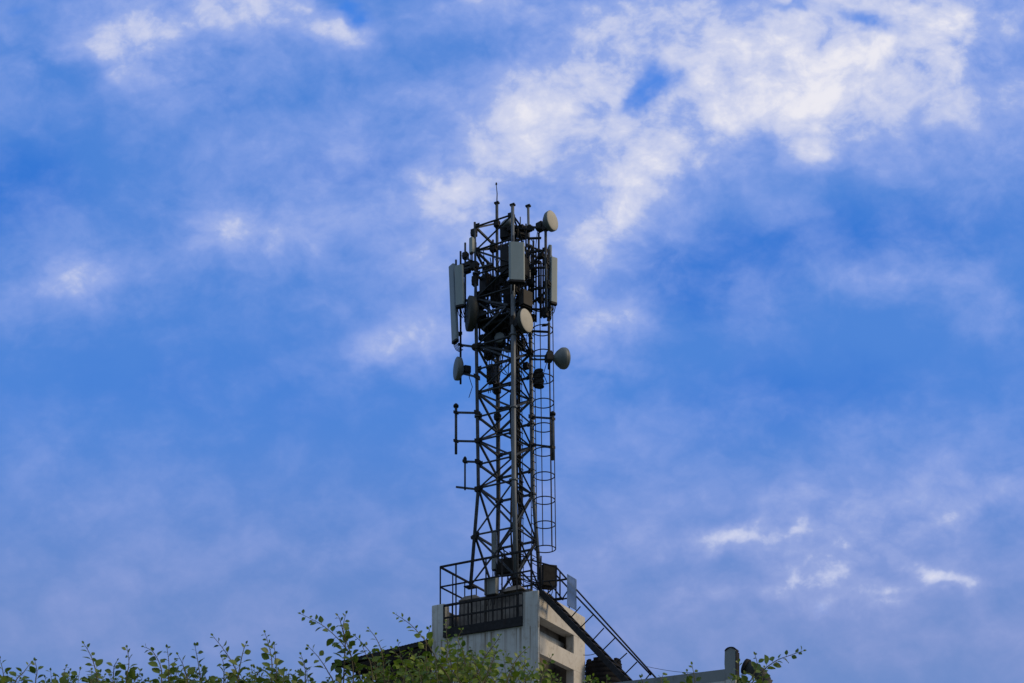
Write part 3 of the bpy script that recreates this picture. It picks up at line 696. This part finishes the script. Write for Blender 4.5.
# poles of the right group
RL = lambda y: leg('right', zy(y, 40.27))
dp0, dp1 = at(545.6, 224, v=-.1), at(546, 312, v=-.1)
pole('pole left of the right dish pole, second tallest there', 538.8, 233, 296, v=.1, arms=((250, RL(246)), (262, RL(266))), mat='dark')
pole('short pole close to the right tower leg', 533.4, 241, 300, v=.15, arms=((256, RL(252)),), mat='dark')
pole('thin whip pole between the two capped top legs', 520.3, 217, 232, v=.0, r=.022)
pole('thin dark pole just left of the right capped leg', 526, 224, 300, v=-.25, mat='dark', r=.03)
pole('pole beside the back leg left of the big front panel', 493, 240, 300, v=.3, mat='dark')
for (x0, y0, x1, y1, v0) in ((504, 227, 534, 229.5, -.3), (528, 227, 543, 228, -.1), (528, 238.5, 541, 238, -.1), (530, 252, 548, 250, -.05), (530, 268, 548, 267.5, -.05), (528, 290, 549, 287, .0), (532, 303, 547, 291, .0), (529, 309, 550, 310, .05),
                             (534, 262, 545, 248, -.08), (474, 270, 492, 264, -.68), (474, 299, 508, 305, -.72), (476, 317, 506, 306, -.74), (483, 329, 506, 307, -.76), (507, 310, 520, 322, -.7), (478, 345, 513, 352, -.6), (530, 331, 549, 332, .1)):
    m = MB(); m.bar(at(x0, y0, v=v0), at(x1, y1, v=v0), .05, .06); m.build('antenna_cross_bar', M['dark'] if v0 > -.5 else M['steel'], tower)
for (x, y, v0, w, h) in ((474, 233, -.7, .2, .22), (474.5, 266, -.72, .3, .2), (470, 264, -.7, .3, .14), (475, 281, -.7, .2, .3), (465.5, 256, -.66, .2, .2), (467, 271, -.66, .26, .12), (493.5, 248, .2, .24, .24), (497, 224, .5, .2, .2), (505, 227, .0, .34, .16), (512, 229, -.3, .3, .14), (520, 229, .0, .32, .18), (528, 229, .2, .3, .16),
                       (480, 296, -.6, .2, .26), (488, 268, .0, .2, .18), (503, 280, -.2, .24, .3), (514, 291, -.55, .3, .2), (531, 283, .0, .22, .2), (534, 272, .1, .18, .16), (541, 256, .0, .2, .14), (546, 262, -.05, .18, .2), (547, 284, .0, .22, .16), (541, 300, .1, .2, .18), (533, 318, .3, .18, .2), (545, 313, .1, .2, .26), (475, 322, -.7, .2, .2), (482, 338, -.5, .2, .16), (476, 347, -.72, .26, .16), (498, 352, .1, .24, .2), (508, 349, -.3, .22, .16), (497, 389, .4, .26, .3), (497.5, 417, .5, .22, .2), (522, 345, .1, .18, .3), (526, 366, .3, .2, .2), (530, 352, .3, .2, .16)):
    p = at(x, y, v=v0); m = MB(); m.rbox(p, e1, e2, UP, w, .18, h, .03, .01); m.box(p + UP * h * .1, e1, e2, UP, w * 1.25, .08, .06); m.build('antenna_clamp', M['dark'], tower)
for (x, y0, y1, v0) in ((483, 262, 300, -.2), (488, 274, 330, -.3), (501, 244, 300, .2), (531.5, 246, 312, .35), (536, 250, 322, .2), (541, 262, 318, .0), (543.2, 248, 306, .2), (508, 300, 352, -.2), (522, 308, 350, .2), (479.5, 300, 340, -.45)):
    m = MB(); m.tube([at(x, y1, v=v0), at(x, y0, v=v0)], .032, 7); m.build('antenna_stub_pole', M['dark'], tower)
# lower dipoles
def dipole(label, px, y0, y1, v, arms, r):
    return pole(label, px, y0, y1, v=v, arms=arms, cap=True, r=r, name='dipole_antenna', cat='antenna', group='stand off dipole antennas', mat='steel')
dipole('upper left dipole rod on two arms, half way up the tower', 456, 406, 454, -.75, ((412.5, LL(413)), (441, LL(441.5))), .05)
dipole('lower left thin dipole rod, below the upper left one', 465, 459, 490, -.75, ((461.5, LL(462)),), .034)
aa = thing('side_arm', 'short horizontal arm under the lower left dipole rod', 'arm', at(456.5, 487.5, v=-.75)); m = MB(); m.bar(at(456.2, 487, v=-.75), LL(489.5), .055, .06); m.build('bar', M['steel'], aa)
m = MB(); m.box(LL(489.5), e1, e2, UP, .2, .2, .16); m.build('clamp', M['dark'], aa)
dipole('right hand dipole rod on two arms beside the ladder cage', 552.6, 414, 460, .1, ((418.5, RL(417)), (447, RL(444.5))), .055)
for (lb, x0, y0, x1, y1) in (('stub bracket low on the left tower leg above the railing', 471, 538, 478, 536),):
    t = thing('stub_bracket', lb, 'bracket', at(x1, y1, v=-.75)); m = MB(); m.bar(at(x0, y0, v=-.78), at(x1, y1, v=-.72), .1, .08); m.build('plate', M['dark'], t); m = MB(); m.box(at(x0 + 4, y0 - .5, v=-.78), e1, e2, UP, .18, .16, .14); m.build('clamp', M['dark'], t)

# dishes
dish('cream dish highest on the tower, at its upper right', at(552.4, 220.5, v=-.1), (.76, -.65, 0), .62, M['dish'], M['dishgrey'], at(545.6, 226, v=-.1), polepts=(dp0, dp1), cone=.7)
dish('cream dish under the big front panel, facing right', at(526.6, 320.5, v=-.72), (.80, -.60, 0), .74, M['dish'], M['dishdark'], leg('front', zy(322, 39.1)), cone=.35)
dish('grey dish sticking out right of the ladder cage, seen from behind', at(565, 358.5, v=.15), (.93, .30, .12), .66, M['dishgrey'], M['dishgrey'], at(549.2, 356, v=.15), cone=.8, bulge=.16, polepts=(at(549, 323, v=.15), at(549, 369, v=.15)))
m = MB(); t = thing('side_arm', 'double arm holding the grey right hand dish off the tower', 'arm', at(533, 358, v=.15))
for y in (356, 359.5): m = MB(); m.bar(at(531, y, v=.15), at(549, y, v=.15), .04, .045); m.build('bar', M['steel'], t)
dish('grey dish at the left edge of the tower, seen edge on', at(456.2, 368.5, v=-.85), (-.95, -.31, 0), .74, M['dishgrey'], M['dishgrey'], at(460.6, 369, v=-.72), cone=.3, bulge=.06)
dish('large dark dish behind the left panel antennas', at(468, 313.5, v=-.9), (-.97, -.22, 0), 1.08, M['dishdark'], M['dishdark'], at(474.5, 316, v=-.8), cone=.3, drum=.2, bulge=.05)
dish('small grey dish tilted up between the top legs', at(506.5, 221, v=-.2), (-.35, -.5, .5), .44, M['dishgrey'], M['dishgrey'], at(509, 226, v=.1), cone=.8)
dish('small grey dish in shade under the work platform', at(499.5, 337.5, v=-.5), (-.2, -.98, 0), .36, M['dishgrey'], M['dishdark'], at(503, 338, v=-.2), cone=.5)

# radios and boxes
radio('dark radio unit left of the big front panel', at(505.5, 262, v=-.6), (-.5, -.85, 0), .32, .22, .95)
radio('dark radio unit right behind the big front panel', at(524.5, 268, v=-.35), (.8, -.6, 0), .30, .2, .6)
radio('dark square radio unit below the big front panel', at(525.8, 299.5, v=-.5), (.6, -.8, 0), .42, .26, .5)
radio('dark radio unit near the tower top under the small dish', at(505.5, 234, v=-.1), (-.3, -.95, 0), .34, .26, .36)
radio('dark radio unit inside the tower above the platform, left one', at(485.5, 285, v=-.3), (-.8, -.6, 0), .42, .26, .62)
radio('dark radio unit inside the tower above the platform, middle one', at(496, 292, v=.0), (-.3, -.95, 0), .36, .26, .95)
radio('dark radio unit inside the tower above the platform, right one', at(508.5, 295, v=-.25), (.2, -.98, 0), .34, .26, .8)
radio('dark radio unit on the left leg below the pale panel', at(480.5, 302, v=-.5), (-.8, -.6, 0), .26, .22, .5)
radio('tall dark radio unit hanging below the work platform', at(489.5, 346, v=.1), (-.5, -.86, 0), .34, .26, .85)
radio('lower dark radio unit under the tall one below the platform', at(491, 374, v=.2), (-.5, -.86, 0), .26, .22, .6)
radio('dark radio unit high inside the right tower face', at(521.5, 232, v=.1), (.5, -.86, 0), .3, .22, .3)
radio('light grey slim box on the back leg at the tower foot', at(494.2, 551, v=-.3), (-.3, -.95, 0), .17, .14, 1.3, 'box', 'tower foot boxes', 'slim_cabinet')
radio('grey blue box hung on the front of the tower foot railing', at(491.4, 586.5, v=-1.2), (-.485, -.875, 0), .46, .22, .58, 'box', 'tower foot boxes', 'equipment_box')
radio('dark equipment between the legs at the tower foot', at(507.5, 567, v=-.2), (-.3, -.95, 0), .62, .4, .5, 'rust', 'tower foot boxes', 'equipment_box')
radio('dark rounded cabinet on the right at the stair head', at(548, 577, v=.2), (.3, -.95, 0), .52, .45, .72, 'rust', 'tower foot boxes', 'equipment_box')
# coil of spare cable inside the cage
cc = at(538.5, 379, v=-.05); t = thing('cable_coil', 'black coil of spare cable hung inside the ladder cage', 'cable coil', cc - UP * .27)
m = MB()
pts = []
for i in range(12 * 16 + 1):
    a = 2 * math.pi * i / 16; pts.append(cc + (e1 * math.cos(a) + e2 * math.sin(a)) * (.16 + .02 * math.sin(i * .7)) + UP * (-.26 + .52 * i / (12 * 16)))
m.tube(pts, .026, 6); m.build('coil', M['rubber'], t)
m = MB(); m.lathe(cc - UP * .27, UP, [(0, .12), (.54, .12)], 16); m.build('drum', M['rubber'], t)
# cables lying round the tower foot
fc = thing('foot_cables', 'loops of black cable hanging between tower foot and railing', 'cables', W3(0, -.4, ZBASE))
for k in range(16):
    a = W3(rng.uniform(-.3, .7), rng.uniform(-.5, .4), zy(rng.uniform(545, 572))); b = W3(rng.uniform(-.2, 1.5), rng.uniform(-.7, .4), zy(rng.uniform(560, 594)))
    sag = rng.uniform(.1, .4); m = MB(); m.tube([a + (b - a) * t + UP * (-sag * math.sin(math.pi * t)) for t in [i / 10 for i in range(11)]], rng.uniform(.014, .022), 5); m.build('feeder_cable', M['rubber'], fc)

# ------------------------------------------------------------------ shrubs in the foreground
YB = 5.6
def bp(px, py, y=YB): return V(((px - 512) / F * y, y, CAMZ + (HOR - py) * y / F))
def leaf(mb, p, d, n, L, w):
    """pointed oval leaf folded along its midrib"""
    d = d.normalized(); s = d.cross(n)
    if s.length < .05: s = d.cross(V((1, 0, .3)))
    s.normalize(); n = s.cross(d); f = .28
    vs = [p]; prof = ((.18, .62), (.42, 1.0), (.68, .82), (.88, .4))
    for t, q in prof: vs += [p + d * L * t - s * w * q / 2 + n * w * f * q * .5 - n * L * .12 * t * t, p + d * L * t - n * L * .12 * t * t, p + d * L * t + s * w * q / 2 + n * w * f * q * .5 - n * L * .12 * t * t]
    vs.append(p + d * L - n * L * .14)
    fs = [[0, 2, 1], [0, 3, 2]]
    for i in range(3):
        a = 1 + 3 * i; fs += [[a, a+1, a+4, a+3], [a+1, a+2, a+5, a+4]]
    fs += [[10, 11, 13], [11, 12, 13]]
    mb.raw(vs, fs, True)
def sprig(fm, sm, pts, r, size=.034, step=.022, rg=random, tipthin=True, gap0=0.0):
    """stem through pts (base to tip) with alternate leaves that shrink towards the tip"""
    cv = []
    for i in range(len(pts) - 1):
        p0, p1, p2, p3 = pts[max(i-1, 0)], pts[i], pts[i+1], pts[min(i+2, len(pts)-1)]
        for k in range(6):
            t = k / 6.0
            cv.append(.5 * ((2 * p1) + (p2 - p0) * t + (2*p0 - 5*p1 + 4*p2 - p3) * t*t + (3*p1 - p0 - 3*p2 + p3) * t**3))
    cv.append(pts[-1]); n = len(cv)
    sm.tube(cv, [r * (1 - .75 * i / (n - 1)) for i in range(n)], 5)
    L = 0; nxt = rg.uniform(0, step); tot = sum((cv[i+1] - cv[i]).length for i in range(n - 1)); side = rg.choice((-1, 1))
    for i in range(n - 1):
        seg = (cv[i+1] - cv[i]).length; tdir = (cv[i+1] - cv[i]).normalized()
        while nxt < L + seg:
            t = nxt / tot; p = cv[i] + (cv[i+1] - cv[i]) * ((nxt - L) / seg)
            if t >= gap0:
                sc_ = (1.0 - .6 * max(0, t - .78) / .22) * rg.uniform(.7, 1.2)
                lat = tdir.cross(V((rg.uniform(-.6, .6), -1, rg.uniform(-.5, .5)))).normalized() * side
                d = (lat * rg.uniform(.6, 1.1) + tdir * rg.uniform(.2, .9) + V((0, rg.uniform(-.7, .5), rg.uniform(-.35, .25)))).normalized()
                nn = V((rg.uniform(-.6, .6), rg.uniform(-1.0, .3), rg.uniform(.1, 1))).normalized()
                st = p + d * .012 * sc_; sm.tube([p, st], .0011, 4, False)
                leaf(fm, st, d, nn, size * sc_, size * .76 * sc_); side = -side
            nxt += step * rg.uniform(.65, 1.35)
        L += seg
    leaf(fm, cv[-1], (cv[-1] - cv[-3]), V((0, -1, .5)), size * .4, size * .26)

def shrub(label, x0, x1, sprigs, profile, mat, dens, seed, fs=.042, ybase=YB, group='leafy shrubs along the bottom'):
    """sprigs: traced shoots; profile: [(px, py)] height of the leafy mass between x0 and x1"""
    rg = random.Random(seed); xm = (x0 + x1) / 2
    root = bp(xm, 900, ybase); root.z = 0
    t = thing('leafy_shrub', label, 'shrub', root, group); fm, sm = MB(), MB()
    for k in range(5):                                     # woody stems from the ground
        a = root + V((rg.uniform(-.12, .12), rg.uniform(-.12, .12), 0)); b = bp(x0 + (x1 - x0) * (k + .5) / 5, 760, ybase + rg.uniform(-.15, .2))
        sm.tube([a, a + (b - a) * .5 + V((rg.uniform(-.08, .08), 0, .1)), b], [.022, .015, .008], 6)
    for s_ in sprigs:
        dy = rg.uniform(-.12, .12)
        pts = [bp(x, y, ybase + dy * (.3 + .7 * i / len(s_))) for i, (x, y) in enumerate(s_)]
        low_ = pts[0] + V((rg.uniform(-.05, .05), 0, -.35)); sprig(fm, sm, [low_] + pts, .0042, .046 if fs > .04 else .038, .020, rg, gap0=.05)
    def prof_y(px):
        for (a, b), (c_, d_) in zip(profile, profile[1:]):
            if a <= px <= c_: return b + (d_ - b) * (px - a) / max(1e-6, c_ - a)
        return profile[-1][1] if px > profile[-1][0] else profile[0][1]
    nfill = int((x1 - x0) * dens)
    for k in range(nfill):
        px = rg.uniform(x0, x1); top = prof_y(px) + abs(rg.gauss(0, 16)) + rg.uniform(-5, 8); yy = ybase + rg.gauss(.12, .2)
        tip = bp(px, top, yy); ln = rg.uniform(.16, .34); base = tip + V((rg.uniform(-.12, .12), rg.uniform(-.1, .1), -ln))
        mid = (tip + base) / 2 + V((rg.uniform(-.03, .03), rg.uniform(-.03, .03), 0))
        sprig(fm, sm, [base, mid, tip], .003, fs * rg.uniform(.8, 1.15), .024 * fs / .042, rg)
    for k in range(int((x1 - x0) * dens * .5)):            # lower body, mostly below the frame
        yy = ybase + rg.gauss(.1, .25); tip = bp(rg.uniform(x0, x1), rg.uniform(700, 860), yy); base = tip + V((rg.uniform(-.15, .15), rg.uniform(-.1, .1), -.3))
        sprig(fm, sm, [base, (tip + base) / 2, tip], .004, .035, .03, rg)
    fm.build('foliage', mat, t); sm.build('stems', M['bark'], t)
    return t
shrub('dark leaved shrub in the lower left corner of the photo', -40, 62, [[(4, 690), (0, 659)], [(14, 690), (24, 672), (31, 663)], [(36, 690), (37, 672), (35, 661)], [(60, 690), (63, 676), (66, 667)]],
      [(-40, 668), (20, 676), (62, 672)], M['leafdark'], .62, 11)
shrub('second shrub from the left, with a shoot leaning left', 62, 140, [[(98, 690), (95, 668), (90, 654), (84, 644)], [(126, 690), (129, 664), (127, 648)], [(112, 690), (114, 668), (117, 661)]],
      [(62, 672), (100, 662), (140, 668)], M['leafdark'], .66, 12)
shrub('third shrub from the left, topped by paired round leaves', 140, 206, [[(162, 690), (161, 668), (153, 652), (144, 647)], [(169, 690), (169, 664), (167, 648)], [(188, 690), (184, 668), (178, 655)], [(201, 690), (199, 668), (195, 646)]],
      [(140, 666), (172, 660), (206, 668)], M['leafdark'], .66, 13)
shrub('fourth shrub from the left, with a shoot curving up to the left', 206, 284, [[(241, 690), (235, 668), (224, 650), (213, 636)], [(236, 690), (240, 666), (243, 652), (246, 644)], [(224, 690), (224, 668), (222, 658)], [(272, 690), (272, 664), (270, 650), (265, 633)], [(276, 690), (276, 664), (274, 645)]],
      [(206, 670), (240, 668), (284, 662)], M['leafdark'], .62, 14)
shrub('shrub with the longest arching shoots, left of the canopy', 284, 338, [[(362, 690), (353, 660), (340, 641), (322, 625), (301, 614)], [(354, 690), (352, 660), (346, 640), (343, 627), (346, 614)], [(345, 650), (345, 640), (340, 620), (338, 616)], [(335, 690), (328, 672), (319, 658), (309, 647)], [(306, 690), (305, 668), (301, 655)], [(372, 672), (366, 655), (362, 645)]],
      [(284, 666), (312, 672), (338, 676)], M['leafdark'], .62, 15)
shrub('light green shrub in front of the dark canopy', 346, 446, [[(452, 690), (438, 662), (426, 642), (411, 625), (395, 614)], [(385, 690), (382, 655), (377, 640), (369, 629)], [(376, 690), (374, 660), (364, 645), (355, 636)], [(426, 650), (428, 636), (430, 628)]],
      [(346, 672), (366, 660), (385, 648), (400, 645), (420, 650), (446, 648)], M['leaf'], .7, 16, .036)
shrub('bright green shrub in front of the pale stair block', 440, 560, [[(452, 690), (450, 655), (447, 640), (446, 622)], [(478, 690), (484, 660), (495, 644), (500, 636)], [(506, 690), (512, 668), (520, 655), (528, 648)], [(540, 690), (546, 668), (552, 656)], [(466, 690), (464, 655), (458, 640), (462, 630)]],
      [(440, 642), (456, 640), (475, 650), (490, 648), (515, 654), (540, 660), (560, 674)], M['leaf'], .62, 17, .034)
shrub('small shrub by the foot of the steel stair', 556, 606, [[(590, 690), (592, 680), (593, 676)], [(604, 700), (606, 688), (607, 678)]], [(556, 678), (606, 682)], M['leaf'], .5, 18)
shrub('sparse sprouts in front of the grey parapet', 636, 716, [[(694, 700), (695, 682), (692, 665)], [(662, 700), (661, 682), (663, 675)], [(644, 700), (643, 684), (641, 678)], [(688, 700), (688, 684), (687, 672)]], [(636, 690), (716, 694)], M['leafdark'], .18, 19)
shrub('rightmost shrub with a shoot reaching out to the right', 728, 782, [[(746, 700), (758, 676), (774, 662), (788, 656), (803, 651)], [(744, 700), (753, 676), (757, 664), (755, 655)], [(736, 700), (738, 676), (739, 662)], [(760, 700), (762, 680), (764, 668)]], [(728, 680), (750, 672), (782, 692)], M['leafdark'], .6, 20)
